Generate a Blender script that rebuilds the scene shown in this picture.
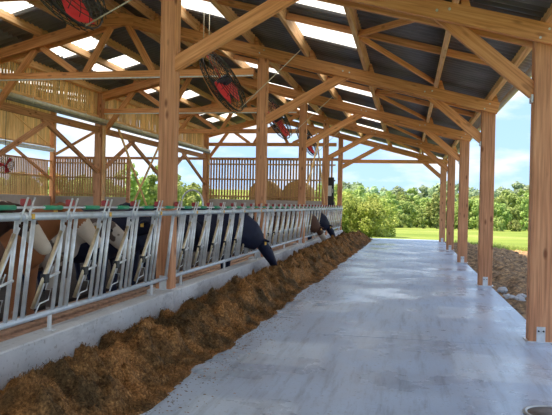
import bpy, math, random
import numpy as np
from mathutils import Vector, Matrix, noise as mnoise

for o in list(bpy.data.objects):
    bpy.data.objects.remove(o, do_unlink=True)
SC = bpy.context.scene
COL = SC.collection
RND = random.Random(7)

# ------------------------------------------------------------------ camera
# world: +y runs down the feed alley, +x to the right, camera stands at (0, 0, 1.6)
FPX, YAW, PITCH, ROLL, EYE = 652.33, 0.199, -0.005, 0.021, 1.6
cam_data = bpy.data.cameras.new('camera')
cam = bpy.data.objects.new('camera', cam_data)
COL.objects.link(cam)
SC.camera = cam
cam_data.sensor_width = 36.0
cam_data.lens = FPX / 552.0 * 36.0
cam_data.clip_end = 2000
_f0 = Vector((-math.sin(YAW), math.cos(YAW), 0)); _r0 = Vector((math.cos(YAW), math.sin(YAW), 0)); _u0 = Vector((0, 0, 1))
_f = _f0 * math.cos(PITCH) + _u0 * math.sin(PITCH)
_u = _u0 * math.cos(PITCH) - _f0 * math.sin(PITCH)
_r = _r0 * math.cos(ROLL) + _u * math.sin(ROLL)
_uu = _u * math.cos(ROLL) - _r0 * math.sin(ROLL)
cam.matrix_world = Matrix(((_r.x, _uu.x, -_f.x, 0), (_r.y, _uu.y, -_f.y, 0), (_r.z, _uu.z, -_f.z, EYE), (0, 0, 0, 1)))

# ------------------------------------------------------------------ world, sun, exposure
SC.view_settings.view_transform = 'Standard'
SC.view_settings.look = 'None'
SC.view_settings.gamma = 1.0
SC.view_settings.use_curve_mapping = False
SC.view_settings.exposure = 0.58

def make_world():
    w = bpy.data.worlds.new('sky'); SC.world = w
    w.use_nodes = True
    nt = w.node_tree; n = nt.nodes; l = nt.links
    n.clear()
    out = n.new('ShaderNodeOutputWorld'); bg = n.new('ShaderNodeBackground')
    tc = n.new('ShaderNodeTexCoord'); sep = n.new('ShaderNodeSeparateXYZ')
    l.new(tc.outputs['Generated'], sep.inputs[0])
    ramp = n.new('ShaderNodeValToRGB')
    ramp.color_ramp.elements[0].position = 0.0; ramp.color_ramp.elements[0].color = (0.43, 0.64, 0.92, 1)
    ramp.color_ramp.elements[1].position = 0.55; ramp.color_ramp.elements[1].color = (0.24, 0.47, 0.88, 1)
    l.new(sep.outputs['Z'], ramp.inputs[0])
    mp = n.new('ShaderNodeMapping'); mp.inputs['Scale'].default_value = (3.2, 3.2, 9.5)
    mp.inputs['Location'].default_value = (0.35, 0.2, 0.1)
    l.new(tc.outputs['Generated'], mp.inputs[0])
    nz = n.new('ShaderNodeTexNoise'); nz.inputs['Scale'].default_value = 1.7
    nz.inputs['Detail'].default_value = 8; nz.inputs['Roughness'].default_value = 0.55
    l.new(mp.outputs[0], nz.inputs[0])
    cr = n.new('ShaderNodeValToRGB')
    cr.color_ramp.elements[0].position = 0.42; cr.color_ramp.elements[0].color = (0, 0, 0, 1)
    cr.color_ramp.elements[1].position = 0.58; cr.color_ramp.elements[1].color = (1, 1, 1, 1)
    l.new(nz.outputs[0], cr.inputs[0])
    mix = n.new('ShaderNodeMix'); mix.data_type = 'RGBA'
    l.new(cr.outputs[0], mix.inputs[0]); l.new(ramp.outputs[0], mix.inputs[6])
    mix.inputs[7].default_value = (0.80, 0.83, 0.88, 1)
    l.new(mix.outputs[2], bg.inputs[0])
    bg.inputs[1].default_value = 1.0
    l.new(bg.outputs[0], out.inputs[0])
make_world()

sun_d = bpy.data.lights.new('sun', 'SUN'); sun_d.energy = 7.5; sun_d.angle = 0.012; sun_d.color = (1.0, 0.84, 0.62)
sun = bpy.data.objects.new('sun', sun_d); COL.objects.link(sun)
sun.rotation_euler = Vector((0.52, 0.06, -1.0)).to_track_quat('-Z', 'Y').to_euler()
sun.location = (-20, -5, 30)

# ------------------------------------------------------------------ helpers
W = {}
MESH = {}
def place(o, M=None, parent=None):
    M = M or Matrix.Identity(4)
    COL.objects.link(o)
    if parent is not None:
        o.parent = parent
        o.matrix_parent_inverse = W[parent].inverted()
    o.matrix_basis = M
    W[o] = M
    return o
def tag(o, label=None, cat=None, group=None, kind=None):
    if label: o['label'] = label
    if cat: o['category'] = cat
    if group: o['group'] = group
    if kind: o['kind'] = kind
    return o
def empty(name, loc, label=None, cat=None, group=None, kind=None, rz=0.0):
    o = bpy.data.objects.new(name, None)
    o.empty_display_size = 0.1
    place(o, Matrix.Translation(loc) @ Matrix.Rotation(rz, 4, 'Z'))
    return tag(o, label, cat, group, kind)
def mesh_np(name, V, Fq, mat=None, smooth=False):
    me = bpy.data.meshes.new(name)
    V = np.asarray(V, np.float32); Fq = np.asarray(Fq, np.int32)
    k = Fq.shape[1]
    me.vertices.add(len(V)); me.vertices.foreach_set('co', V.ravel())
    me.loops.add(Fq.size); me.loops.foreach_set('vertex_index', Fq.ravel())
    me.polygons.add(len(Fq))
    me.polygons.foreach_set('loop_start', np.arange(0, Fq.size, k, dtype=np.int32))
    me.polygons.foreach_set('loop_total', np.full(len(Fq), k, np.int32))
    if smooth: me.polygons.foreach_set('use_smooth', np.ones(len(Fq), bool))
    me.update(calc_edges=True); me.validate()
    if mat: me.materials.append(mat)
    return me
def mesh_py(name, V, F, mat=None, smooth=False):
    me = bpy.data.meshes.new(name)
    me.from_pydata([tuple(v) for v in V], [], F); me.update()
    if smooth: me.polygons.foreach_set('use_smooth', [True] * len(me.polygons))
    if mat: me.materials.append(mat)
    return me
def obj(name, me, M=None, parent=None):
    return place(bpy.data.objects.new(name, me), M, parent)
def frame(a, b, up=(0, 0, 1)):
    a = Vector(a); b = Vector(b); x = (b - a).normalized(); u = Vector(up)
    if abs(x.dot(u)) > 0.98: u = Vector((0, 1, 0))
    y = u.cross(x).normalized(); z = x.cross(y).normalized()
    return Matrix(((x.x, y.x, z.x, a.x), (x.y, y.y, z.y, a.y), (x.z, y.z, z.z, a.z), (0, 0, 0, 1))), (b - a).length
def beam(name, a, b, w, h, mat, parent=None, up=(0, 0, 1), ch=0.007):
    """timber from a to b, w across, h along 'up', arrises chamfered; local x runs along the grain"""
    M, L = frame(a, b, up)
    key = ('beam', round(L, 3), w, h, mat.name, ch)
    if key not in MESH:
        p, q = w / 2, h / 2
        c = min(ch, p * .4, q * .4)
        sec = [(p - c, -q), (p, -q + c), (p, q - c), (p - c, q), (-p + c, q), (-p, q - c), (-p, -q + c), (-p + c, -q)]
        V = [(0, y, z) for y, z in sec] + [(L, y, z) for y, z in sec]
        F = [(i, (i + 1) % 8, 8 + (i + 1) % 8, 8 + i) for i in range(8)] + [tuple(range(7, -1, -1)), tuple(range(8, 16))]
        MESH[key] = mesh_py(name, V, F, mat)
    return obj(name, MESH[key], M, parent)
def box(name, lo, hi, mat, parent=None, ch=0.004):
    lo = Vector(lo); hi = Vector(hi); c = (lo + hi) / 2; d = hi - lo
    key = ('box', tuple(round(v, 4) for v in d), mat.name, ch)
    if key not in MESH:
        x, y, z = d / 2; e = min(ch, x * .3, y * .3, z * .3)
        V = []; F = []
        for (sx, sy, sz, k) in [(x, y - e, 0, 0)]: pass
        # chamfered box: octagonal prism with chamfered ends
        def ring(zz, inset):
            X, Y = x - inset, y - inset
            return [(X - e, -Y, zz), (X, -Y + e, zz), (X, Y - e, zz), (X - e, Y, zz), (-X + e, Y, zz), (-X, Y - e, zz), (-X, -Y + e, zz), (-X + e, -Y, zz)]
        for r in (ring(-z, e), ring(-z + e, 0), ring(z - e, 0), ring(z, e)): V += r
        for k in range(3):
            F += [(k * 8 + i, k * 8 + (i + 1) % 8, k * 8 + 8 + (i + 1) % 8, k * 8 + 8 + i) for i in range(8)]
        F += [tuple(range(7, -1, -1)), tuple(range(24, 32))]
        MESH[key] = mesh_py(name, V, F, mat)
    return obj(name, MESH[key], Matrix.Translation(c), parent)
def cyl(name, a, b, r, mat, parent=None, seg=8, r2=None):
    M, L = frame(a, b)
    r2 = r if r2 is None else r2
    key = ('cyl', round(L, 3), r, r2, seg, mat.name)
    if key not in MESH:
        A = [2 * math.pi * i / seg for i in range(seg)]
        V = [(0, r * math.cos(t), r * math.sin(t)) for t in A] + [(L, r2 * math.cos(t), r2 * math.sin(t)) for t in A]
        F = [(i, (i + 1) % seg, seg + (i + 1) % seg, seg + i) for i in range(seg)] + [tuple(range(seg - 1, -1, -1)), tuple(range(seg, 2 * seg))]
        me = mesh_py(name, V, F, mat)
        me.polygons.foreach_set('use_smooth', [True] * seg + [False, False])
        MESH[key] = me
    return obj(name, MESH[key], M, parent)
def loft(pts, radii, seg=10, cap=True, upv=(0, 0, 1)):
    """verts, faces of a tube through pts; radii: scalar or (side, up)"""
    P = [Vector(p) for p in pts]; V = []; F = []
    n = len(P)
    for i, p in enumerate(P):
        t = (P[min(i + 1, n - 1)] - P[max(i - 1, 0)]).normalized()
        u = Vector(upv)
        if abs(t.dot(u)) > .95: u = Vector((1, 0, 0))
        s = u.cross(t).normalized(); u = t.cross(s).normalized()
        r = radii[i] if isinstance(radii, (list, tuple)) else radii
        rs, ru = r if isinstance(r, (list, tuple)) else (r, r)
        for k in range(seg):
            a = 2 * math.pi * k / seg
            V.append(p + s * (rs * math.cos(a)) + u * (ru * math.sin(a)))
    for i in range(n - 1):
        for k in range(seg):
            F.append((i * seg + k, i * seg + (k + 1) % seg, (i + 1) * seg + (k + 1) % seg, (i + 1) * seg + k))
    if cap:
        F.append(tuple(range(seg - 1, -1, -1))); F.append(tuple(range((n - 1) * seg, n * seg)))
    return V, F
def join_vf(parts):
    V = []; F = []
    for v, f in parts:
        b = len(V); V += list(v); F += [tuple(i + b for i in q) for q in f]
    return V, F
def tube(name, pts, r, mat, parent=None, seg=6):
    V, F = loft(pts, r, seg)
    return obj(name, mesh_py(name, V, F, mat, True), None, parent)
def lathe_local(prof, seg=16):
    V = []; F = []
    for (r, z) in prof:
        for k in range(seg):
            a = 2 * math.pi * k / seg; V.append((r * math.cos(a), r * math.sin(a), z))
    for i in range(len(prof) - 1):
        for k in range(seg):
            F.append((i * seg + k, i * seg + (k + 1) % seg, (i + 1) * seg + (k + 1) % seg, (i + 1) * seg + k))
    F.append(tuple(range(seg - 1, -1, -1))); F.append(tuple(range((len(prof) - 1) * seg, len(prof) * seg)))
    return V, F

# ------------------------------------------------------------------ materials
def new_mat(name):
    m = bpy.data.materials.new(name); m.use_nodes = True
    nt = m.node_tree; b = nt.nodes['Principled BSDF']
    return m, nt, nt.nodes, nt.links, b
def ramp_node(n, stops):
    r = n.new('ShaderNodeValToRGB'); e = r.color_ramp.elements
    while len(e) > 1: e.remove(e[0])
    e[0].position = stops[0][0]; e[0].color = (*stops[0][1], 1)
    for p, c in stops[1:]:
        x = e.new(p); x.color = (*c, 1)
    return r
def plain(name, col, rough=0.6, metal=0.0, var=0.12, scale=6.0, bump=0.0, spec=0.5):
    m, nt, n, l, b = new_mat(name)
    tc = n.new('ShaderNodeTexCoord'); nz = n.new('ShaderNodeTexNoise')
    nz.inputs['Scale'].default_value = scale; nz.inputs['Detail'].default_value = 6
    l.new(tc.outputs['Object'], nz.inputs[0])
    d = tuple(max(0, c * (1 - var)) for c in col); u = tuple(min(1, c * (1 + var)) for c in col)
    r = ramp_node(n, [(0.3, d), (0.7, u)]); l.new(nz.outputs[0], r.inputs[0]); l.new(r.outputs[0], b.inputs['Base Color'])
    b.inputs['Roughness'].default_value = rough; b.inputs['Metallic'].default_value = metal
    b.inputs['Specular IOR Level'].default_value = spec
    if bump:
        bp = n.new('ShaderNodeBump'); bp.inputs['Strength'].default_value = bump; bp.inputs['Distance'].default_value = 0.02
        l.new(nz.outputs[0], bp.inputs['Height']); l.new(bp.outputs[0], b.inputs['Normal'])
    return m
def wood(name, dark, mid, light, knots=0.5, rough=0.65, tone=0.22):
    """sawn softwood: grain along local x, knots, each piece shifted by its own random"""
    m, nt, n, l, b = new_mat(name)
    tc = n.new('ShaderNodeTexCoord'); oi = n.new('ShaderNodeObjectInfo')
    sh = n.new('ShaderNodeVectorMath'); sh.operation = 'ADD'
    cmb = n.new('ShaderNodeCombineXYZ')
    mul = n.new('ShaderNodeMath'); mul.operation = 'MULTIPLY'; mul.inputs[1].default_value = 37.0
    l.new(oi.outputs['Random'], mul.inputs[0]); l.new(mul.outputs[0], cmb.inputs[0]); l.new(mul.outputs[0], cmb.inputs[1])
    l.new(tc.outputs['Object'], sh.inputs[0]); l.new(cmb.outputs[0], sh.inputs[1])
    mp = n.new('ShaderNodeMapping'); mp.inputs['Scale'].default_value = (0.9, 22, 22)
    l.new(sh.outputs[0], mp.inputs[0])
    g = n.new('ShaderNodeTexNoise'); g.inputs['Scale'].default_value = 1.6; g.inputs['Detail'].default_value = 5; g.inputs['Distortion'].default_value = 0.4
    l.new(mp.outputs[0], g.inputs[0])
    r = ramp_node(n, [(0.28, dark), (0.5, mid), (0.72, light)]); l.new(g.outputs[0], r.inputs[0])
    mp2 = n.new('ShaderNodeMapping'); mp2.inputs['Scale'].default_value = (2.6, 7, 7); l.new(sh.outputs[0], mp2.inputs[0])
    vo = n.new('ShaderNodeTexVoronoi'); vo.inputs['Scale'].default_value = 1.0; l.new(mp2.outputs[0], vo.inputs[0])
    kr = ramp_node(n, [(0.09, (1, 1, 1)), (0.22, (0, 0, 0))]); l.new(vo.outputs['Distance'], kr.inputs[0])
    km = n.new('ShaderNodeMath'); km.operation = 'MULTIPLY'; km.inputs[1].default_value = knots; l.new(kr.outputs[0], km.inputs[0])
    mx = n.new('ShaderNodeMix'); mx.data_type = 'RGBA'; l.new(km.outputs[0], mx.inputs[0]); l.new(r.outputs[0], mx.inputs[6])
    mx.inputs[7].default_value = (dark[0] * .45, dark[1] * .32, dark[2] * .3, 1)
    # large blotches and a tone of its own for each piece
    bl = n.new('ShaderNodeTexNoise'); bl.inputs['Scale'].default_value = 1.3; l.new(sh.outputs[0], bl.inputs[0])
    hs = n.new('ShaderNodeHueSaturation')
    ad = n.new('ShaderNodeMath'); ad.operation = 'MULTIPLY_ADD'; ad.inputs[1].default_value = tone; ad.inputs[2].default_value = 1 - tone * .6
    l.new(oi.outputs['Random'], ad.inputs[0])
    ad2 = n.new('ShaderNodeMath'); ad2.operation = 'MULTIPLY_ADD'; ad2.inputs[1].default_value = 0.35; l.new(bl.outputs[0], ad2.inputs[0])
    sb = n.new('ShaderNodeMath'); sb.operation = 'SUBTRACT'; sb.inputs[1].default_value = 0.17; l.new(ad.outputs[0], sb.inputs[0]); l.new(sb.outputs[0], ad2.inputs[2])
    l.new(ad2.outputs[0], hs.inputs['Value']); l.new(mx.outputs[2], hs.inputs['Color'])
    l.new(hs.outputs[0], b.inputs['Base Color'])
    b.inputs['Roughness'].default_value = rough
    b.inputs['Specular IOR Level'].default_value = 0.3
    bp = n.new('ShaderNodeBump'); bp.inputs['Strength'].default_value = 0.15; bp.inputs['Distance'].default_value = 0.004
    l.new(g.outputs[0], bp.inputs['Height']); l.new(bp.outputs[0], b.inputs['Normal'])
    return m

M_WOOD = wood('fir_timber', (0.57, 0.23, 0.092), (0.80, 0.37, 0.16), (0.93, 0.51, 0.26))
M_POST = wood('fir_post', (0.42, 0.185, 0.095), (0.62, 0.295, 0.155), (0.76, 0.41, 0.23), knots=0.85)
M_PURL = wood('pale_purlin', (0.64, 0.33, 0.15), (0.84, 0.50, 0.25), (0.92, 0.64, 0.36), knots=0.4)
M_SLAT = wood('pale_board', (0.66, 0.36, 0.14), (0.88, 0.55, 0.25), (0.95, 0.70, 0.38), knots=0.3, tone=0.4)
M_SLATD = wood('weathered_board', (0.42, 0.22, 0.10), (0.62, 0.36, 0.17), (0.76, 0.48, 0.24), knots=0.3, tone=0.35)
M_GALV = plain('galvanised_steel', (0.74, 0.77, 0.80), 0.4, 0.45, 0.12, 14)
M_RAIL = plain('galvanised_rail', (0.62, 0.69, 0.77), 0.42, 0.45, 0.12, 9)
M_GOLDLIT = plain('golden_lit_zinc', (0.62, 0.52, 0.36), 0.38, 0.85, 0.25, 20)  # golden light on the swing bars put into the metal's colour
M_RED = plain('red_plastic', (0.36, 0.035, 0.04), 0.45, 0, 0.1)
M_REDBLADE = plain('red_blade', (0.78, 0.05, 0.06), 0.4, 0, 0.08)
M_GREEN = plain('green_plastic', (0.03, 0.33, 0.17), 0.45, 0, 0.12)
M_YELLOW = plain('amber_sticker', (0.85, 0.5, 0.08), 0.5, 0, 0.1)
M_BLACK = plain('black_wire', (0.018, 0.018, 0.022), 0.45, 0.1, 0.2)
M_NAVY = plain('navy_paint', (0.015, 0.022, 0.07), 0.4, 0, 0.2)
M_CABLE = plain('pale_cord', (0.62, 0.57, 0.46), 0.6, 0, 0.1)
M_WHITE = plain('white_enamel', (0.75, 0.76, 0.76), 0.5, 0, 0.05)
M_FABRIC = plain('curtain_fabric', (0.80, 0.80, 0.78), 0.7, 0, 0.12, 5)
M_FABRICD = plain('curtain_net_roll', (0.26, 0.26, 0.26), 0.8, 0, 0.15, 5)
M_PIPE = plain('grey_pipe', (0.55, 0.58, 0.60), 0.4, 0.2, 0.08)
M_GUTTER = plain('zinc_gutter', (0.50, 0.50, 0.48), 0.45, 0.5, 0.12)
M_STRAW = plain('straw_bale', (0.66, 0.45, 0.17), 0.9, 0, 0.4, 18, 0.8)
M_STONE = plain('pale_rubble', (0.50, 0.51, 0.53), 0.85, 0, 0.25, 9, 0.5)
M_BARK = plain('bark', (0.16, 0.12, 0.085), 0.9, 0, 0.3, 12, 0.6)
M_EYE = plain('eye', (0.01, 0.008, 0.008), 0.12, 0, 0.0)

def m_concrete(name, base, rough_lo, rough_hi, stain=0.25):
    m, nt, n, l, b = new_mat(name)
    tc = n.new('ShaderNodeNewGeometry')
    a = n.new('ShaderNodeTexNoise'); a.inputs['Scale'].default_value = 0.7; a.inputs['Detail'].default_value = 9; a.inputs['Roughness'].default_value = .62
    l.new(tc.outputs['Position'], a.inputs[0])
    mp = n.new('ShaderNodeMapping'); mp.inputs['Scale'].default_value = (9, 0.9, 3); l.new(tc.outputs['Position'], mp.inputs[0])
    s = n.new('ShaderNodeTexNoise'); s.inputs['Scale'].default_value = 1.0; s.inputs['Detail'].default_value = 8; s.inputs['Roughness'].default_value = .7
    l.new(mp.outputs[0], s.inputs[0])
    lo = tuple(c * (1 - stain) for c in base); hi = tuple(min(1, c * (1 + stain * .7)) for c in base)
    r = ramp_node(n, [(0.34, lo), (0.66, hi)]); l.new(a.outputs[0], r.inputs[0])
    # tyre streaks running along the alley
    sr = ramp_node(n, [(0.32, (0.50, 0.51, 0.52)), (0.50, (1, 1, 1))]); l.new(s.outputs[0], sr.inputs[0])
    mx = n.new('ShaderNodeMix'); mx.data_type = 'RGBA'; mx.blend_type = 'MULTIPLY'; mx.inputs[0].default_value = 0.8
    l.new(r.outputs[0], mx.inputs[6]); l.new(sr.outputs[0], mx.inputs[7])
    # fine specks
    f = n.new('ShaderNodeTexNoise'); f.inputs['Scale'].default_value = 26; f.inputs['Detail'].default_value = 5; l.new(tc.outputs['Position'], f.inputs[0])
    fr = ramp_node(n, [(0.30, (0.55, 0.5, 0.45)), (0.40, (1, 1, 1))]); l.new(f.outputs[0], fr.inputs[0])
    mx2 = n.new('ShaderNodeMix'); mx2.data_type = 'RGBA'; mx2.blend_type = 'MULTIPLY'; mx2.inputs[0].default_value = 0.7
    l.new(mx.outputs[2], mx2.inputs[6]); l.new(fr.outputs[0], mx2.inputs[7])
    l.new(mx2.outputs[2], b.inputs['Base Color'])
    rr = n.new('ShaderNodeMapRange'); rr.inputs[1].default_value = 0.35; rr.inputs[2].default_value = 0.65
    rr.inputs[3].default_value = rough_lo; rr.inputs[4].default_value = rough_hi
    l.new(a.outputs[0], rr.inputs[0]); l.new(rr.outputs[0], b.inputs['Roughness'])
    bp = n.new('ShaderNodeBump'); bp.inputs['Strength'].default_value = 0.12; bp.inputs['Distance'].default_value = 0.01
    l.new(s.outputs[0], bp.inputs['Height']); l.new(bp.outputs[0], b.inputs['Normal'])
    return m
M_FLOOR = m_concrete('wet_concrete', (0.47, 0.565, 0.70), 0.16, 0.5, 0.2)  # blue of the reflected sky is mixed into the slab's base colour
M_CURB = m_concrete('curb_concrete', (0.68, 0.69, 0.70), 0.6, 0.8, 0.2)
M_DADO = plain('dado_concrete', (0.50, 0.44, 0.41), 0.85, 0, 0.12, 2.0)
M_PEN = plain('soiled_concrete', (0.045, 0.03, 0.024), 0.8, 0, 0.4, 6, 0.4)
M_SLATFLOOR = plain('soiled_floor_slat', (0.60, 0.38, 0.26), 0.8, 0, 0.3, 10, 0.3)
M_ROOF = plain('dark_fibre_cement', (0.17, 0.165, 0.17), 0.38, 0, 0.25, 1.5)
def m_skylight():
    m, nt, n, l, b = new_mat('translucent_sheet')
    n.remove(b); out = n['Material Output']
    t = n.new('ShaderNodeBsdfTransparent'); t.inputs[0].default_value = (0.86, 0.9, 0.88, 1)
    d = n.new('ShaderNodeBsdfTranslucent'); d.inputs[0].default_value = (0.86, 0.90, 0.90, 1)
    tc = n.new('ShaderNodeTexCoord'); nz = n.new('ShaderNodeTexNoise'); nz.inputs['Scale'].default_value = 3
    l.new(tc.outputs['Object'], nz.inputs[0])
    mr = n.new('ShaderNodeMapRange'); mr.inputs[3].default_value = 0.93; mr.inputs[4].default_value = 0.97
    l.new(nz.outputs[0], mr.inputs[0])
    mx = n.new('ShaderNodeMixShader'); l.new(mr.outputs[0], mx.inputs[0]); l.new(t.outputs[0], mx.inputs[1]); l.new(d.outputs[0], mx.inputs[2])
    l.new(mx.outputs[0], out.inputs[0])
    return m
M_SKY = m_skylight()
def m_feed():
    m, nt, n, l, b = new_mat('chopped_silage')
    g = n.new('ShaderNodeNewGeometry')
    a = n.new('ShaderNodeTexNoise'); a.inputs['Scale'].default_value = 42; a.inputs['Detail'].default_value = 6; a.inputs['Roughness'].default_value = .7
    l.new(g.outputs['Position'], a.inputs[0])
    r = ramp_node(n, [(0.28, (0.05, 0.025, 0.012)), (0.46, (0.18, 0.105, 0.046)), (0.6, (0.39, 0.24, 0.105)), (0.74, (0.72, 0.53, 0.29))])
    l.new(a.outputs[0], r.inputs[0])
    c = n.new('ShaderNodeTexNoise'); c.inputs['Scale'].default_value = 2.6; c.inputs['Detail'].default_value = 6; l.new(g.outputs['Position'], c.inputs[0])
    cr = ramp_node(n, [(0.38, (0.40, 0.40, 0.38)), (0.60, (1.35, 1.08, 0.82))]); l.new(c.outputs[0], cr.inputs[0])  # natural clump tones, with sunlit orange and shade between clumps painted in
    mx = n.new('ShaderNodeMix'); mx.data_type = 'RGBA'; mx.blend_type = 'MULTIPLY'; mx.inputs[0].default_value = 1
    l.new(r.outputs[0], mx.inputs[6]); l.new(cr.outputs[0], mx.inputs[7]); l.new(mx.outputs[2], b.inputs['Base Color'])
    b.inputs['Roughness'].default_value = 0.85; b.inputs['Specular IOR Level'].default_value = 0.2
    return m
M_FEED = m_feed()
def m_ground():
    m, nt, n, l, b = new_mat('meadow')
    g = n.new('ShaderNodeNewGeometry')
    a = n.new('ShaderNodeTexNoise'); a.inputs['Scale'].default_value = 0.10; a.inputs['Detail'].default_value = 10; l.new(g.outputs['Position'], a.inputs[0])
    r = ramp_node(n, [(0.35, (0.145, 0.21, 0.04)), (0.52, (0.20, 0.27, 0.055)), (0.66, (0.27, 0.30, 0.095))]); l.new(a.outputs[0], r.inputs[0])
    f = n.new('ShaderNodeTexNoise'); f.inputs['Scale'].default_value = 7; f.inputs['Detail'].default_value = 7; l.new(g.outputs['Position'], f.inputs[0])
    fr = ramp_node(n, [(0.3, (0.72, 0.75, 0.7)), (0.6, (1.08, 1.05, 1))]); l.new(f.outputs[0], fr.inputs[0])
    mx = n.new('ShaderNodeMix'); mx.data_type = 'RGBA'; mx.blend_type = 'MULTIPLY'; mx.inputs[0].default_value = 1
    l.new(r.outputs[0], mx.inputs[6]); l.new(fr.outputs[0], mx.inputs[7]); l.new(mx.outputs[2], b.inputs['Base Color'])
    b.inputs['Roughness'].default_value = 0.9; b.inputs['Specular IOR Level'].default_value = 0.1
    return m
M_GROUND = m_ground()
def m_dirt():
    m, nt, n, l, b = new_mat('bare_earth')
    g = n.new('ShaderNodeNewGeometry')
    a = n.new('ShaderNodeTexNoise'); a.inputs['Scale'].default_value = 9; a.inputs['Detail'].default_value = 9; a.inputs['Roughness'].default_value = .7; l.new(g.outputs['Position'], a.inputs[0])
    r = ramp_node(n, [(0.34, (0.06, 0.045, 0.035)), (0.5, (0.26, 0.17, 0.10)), (0.62, (0.55, 0.34, 0.17))]); l.new(a.outputs[0], r.inputs[0])
    l.new(r.outputs[0], b.inputs['Base Color']); b.inputs['Roughness'].default_value = .95; b.inputs['Specular IOR Level'].default_value = 0.1
    return m
M_DIRT = m_dirt()
def m_leaf(name, dark, mid, light):
    m, nt, n, l, b = new_mat(name)
    oi = n.new('ShaderNodeObjectInfo'); g = n.new('ShaderNodeNewGeometry')
    a = n.new('ShaderNodeTexNoise'); a.inputs['Scale'].default_value = 0.7; a.inputs['Detail'].default_value = 6; l.new(g.outputs['Position'], a.inputs[0])
    r = ramp_node(n, [(0.32, dark), (0.5, mid), (0.68, light)]); l.new(a.outputs[0], r.inputs[0])
    hs = n.new('ShaderNodeHueSaturation')
    mr = n.new('ShaderNodeMapRange'); mr.inputs[3].default_value = 0.72; mr.inputs[4].default_value = 1.25; l.new(oi.outputs['Random'], mr.inputs[0])
    mh = n.new('ShaderNodeMapRange'); mh.inputs[3].default_value = 0.485; mh.inputs[4].default_value = 0.52; l.new(oi.outputs['Random'], mh.inputs[0])
    l.new(mr.outputs[0], hs.inputs['Value']); l.new(mh.outputs[0], hs.inputs['Hue']); l.new(r.outputs[0], hs.inputs['Color'])
    l.new(hs.outputs[0], b.inputs['Base Color']); b.inputs['Roughness'].default_value = .7; b.inputs['Specular IOR Level'].default_value = 0.2
    tr = n.new('ShaderNodeBsdfTranslucent'); l.new(hs.outputs[0], tr.inputs[0])
    mx = n.new('ShaderNodeMixShader'); mx.inputs[0].default_value = 0.35
    out = n['Material Output']; l.new(b.outputs[0], mx.inputs[1]); l.new(tr.outputs[0], mx.inputs[2]); l.new(mx.outputs[0], out.inputs[0])
    return m
M_LEAF = m_leaf('wood_foliage', (0.21, 0.29, 0.09), (0.33, 0.42, 0.13), (0.47, 0.54, 0.20))
M_LEAFB = m_leaf('bush_foliage', (0.24, 0.33, 0.07), (0.40, 0.50, 0.12), (0.56, 0.62, 0.19))
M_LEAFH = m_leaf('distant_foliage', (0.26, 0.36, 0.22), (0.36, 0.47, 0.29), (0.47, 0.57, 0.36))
def m_coat(name, ground, patch, thr, scale=1.6, loc=0.0):
    m, nt, n, l, b = new_mat(name)
    tc = n.new('ShaderNodeTexCoord'); oi = n.new('ShaderNodeObjectInfo')
    ml = n.new('ShaderNodeMath'); ml.operation = 'MULTIPLY'; ml.inputs[1].default_value = 19; l.new(oi.outputs['Random'], ml.inputs[0])
    cb = n.new('ShaderNodeCombineXYZ'); l.new(ml.outputs[0], cb.inputs[1]); cb.inputs[0].default_value = loc
    ad = n.new('ShaderNodeVectorMath'); l.new(tc.outputs['Object'], ad.inputs[0]); l.new(cb.outputs[0], ad.inputs[1])
    nz = n.new('ShaderNodeTexNoise'); nz.inputs['Scale'].default_value = scale; nz.inputs['Detail'].default_value = 3; l.new(ad.outputs[0], nz.inputs[0])
    r = ramp_node(n, [(thr - .012, ground), (thr + .012, patch)]); l.new(nz.outputs[0], r.inputs[0]); l.new(r.outputs[0], b.inputs['Base Color'])
    b.inputs['Roughness'].default_value = .6; b.inputs['Specular IOR Level'].default_value = 0.25
    return m
M_COAT_BLACK = m_coat('black_coat', (0.010, 0.013, 0.035), (0.013, 0.017, 0.045), 0.5)
M_COAT_PIED = m_coat('black_pied_coat', (0.016, 0.017, 0.03), (0.72, 0.68, 0.63), 0.56)
M_COAT_BROWN = m_coat('brown_pied_coat', (0.10, 0.045, 0.028), (0.68, 0.60, 0.52), 0.58)
M_COAT_DARK = m_coat('dark_brown_coat', (0.055, 0.028, 0.022), (0.30, 0.16, 0.09), 0.60)
M_COAT_TAN = m_coat('tan_pied_coat', (0.30, 0.12, 0.05), (0.70, 0.62, 0.52), 0.57)
M_COAT_GREY = m_coat('grey_white_coat', (0.50, 0.46, 0.42), (0.12, 0.09, 0.08), 0.52, 3.0)
M_FACE = plain('pale_face_hair', (0.60, 0.52, 0.44), 0.7, 0, 0.1)

# ------------------------------------------------------------------ layout constants
T1, BAY = 8.307, 5.73
def T(k): return T1 + BAY * (k - 1)
XR = 1.47          # left face of right columns
XP = -3.21         # centre of the fence post row
XL = -9.92         # centre of left wall columns
XRIDGE, ZRIDGE, SLOPE = -6.637, 5.825, 0.258
def zr(x): return ZRIDGE - SLOPE * abs(x - XRIDGE)      # rafter centre line
ZCHORD = 4.524
XL2 = -18.45       # far left wall
YEND = T(5)
PEN_Z = 0.15

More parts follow.
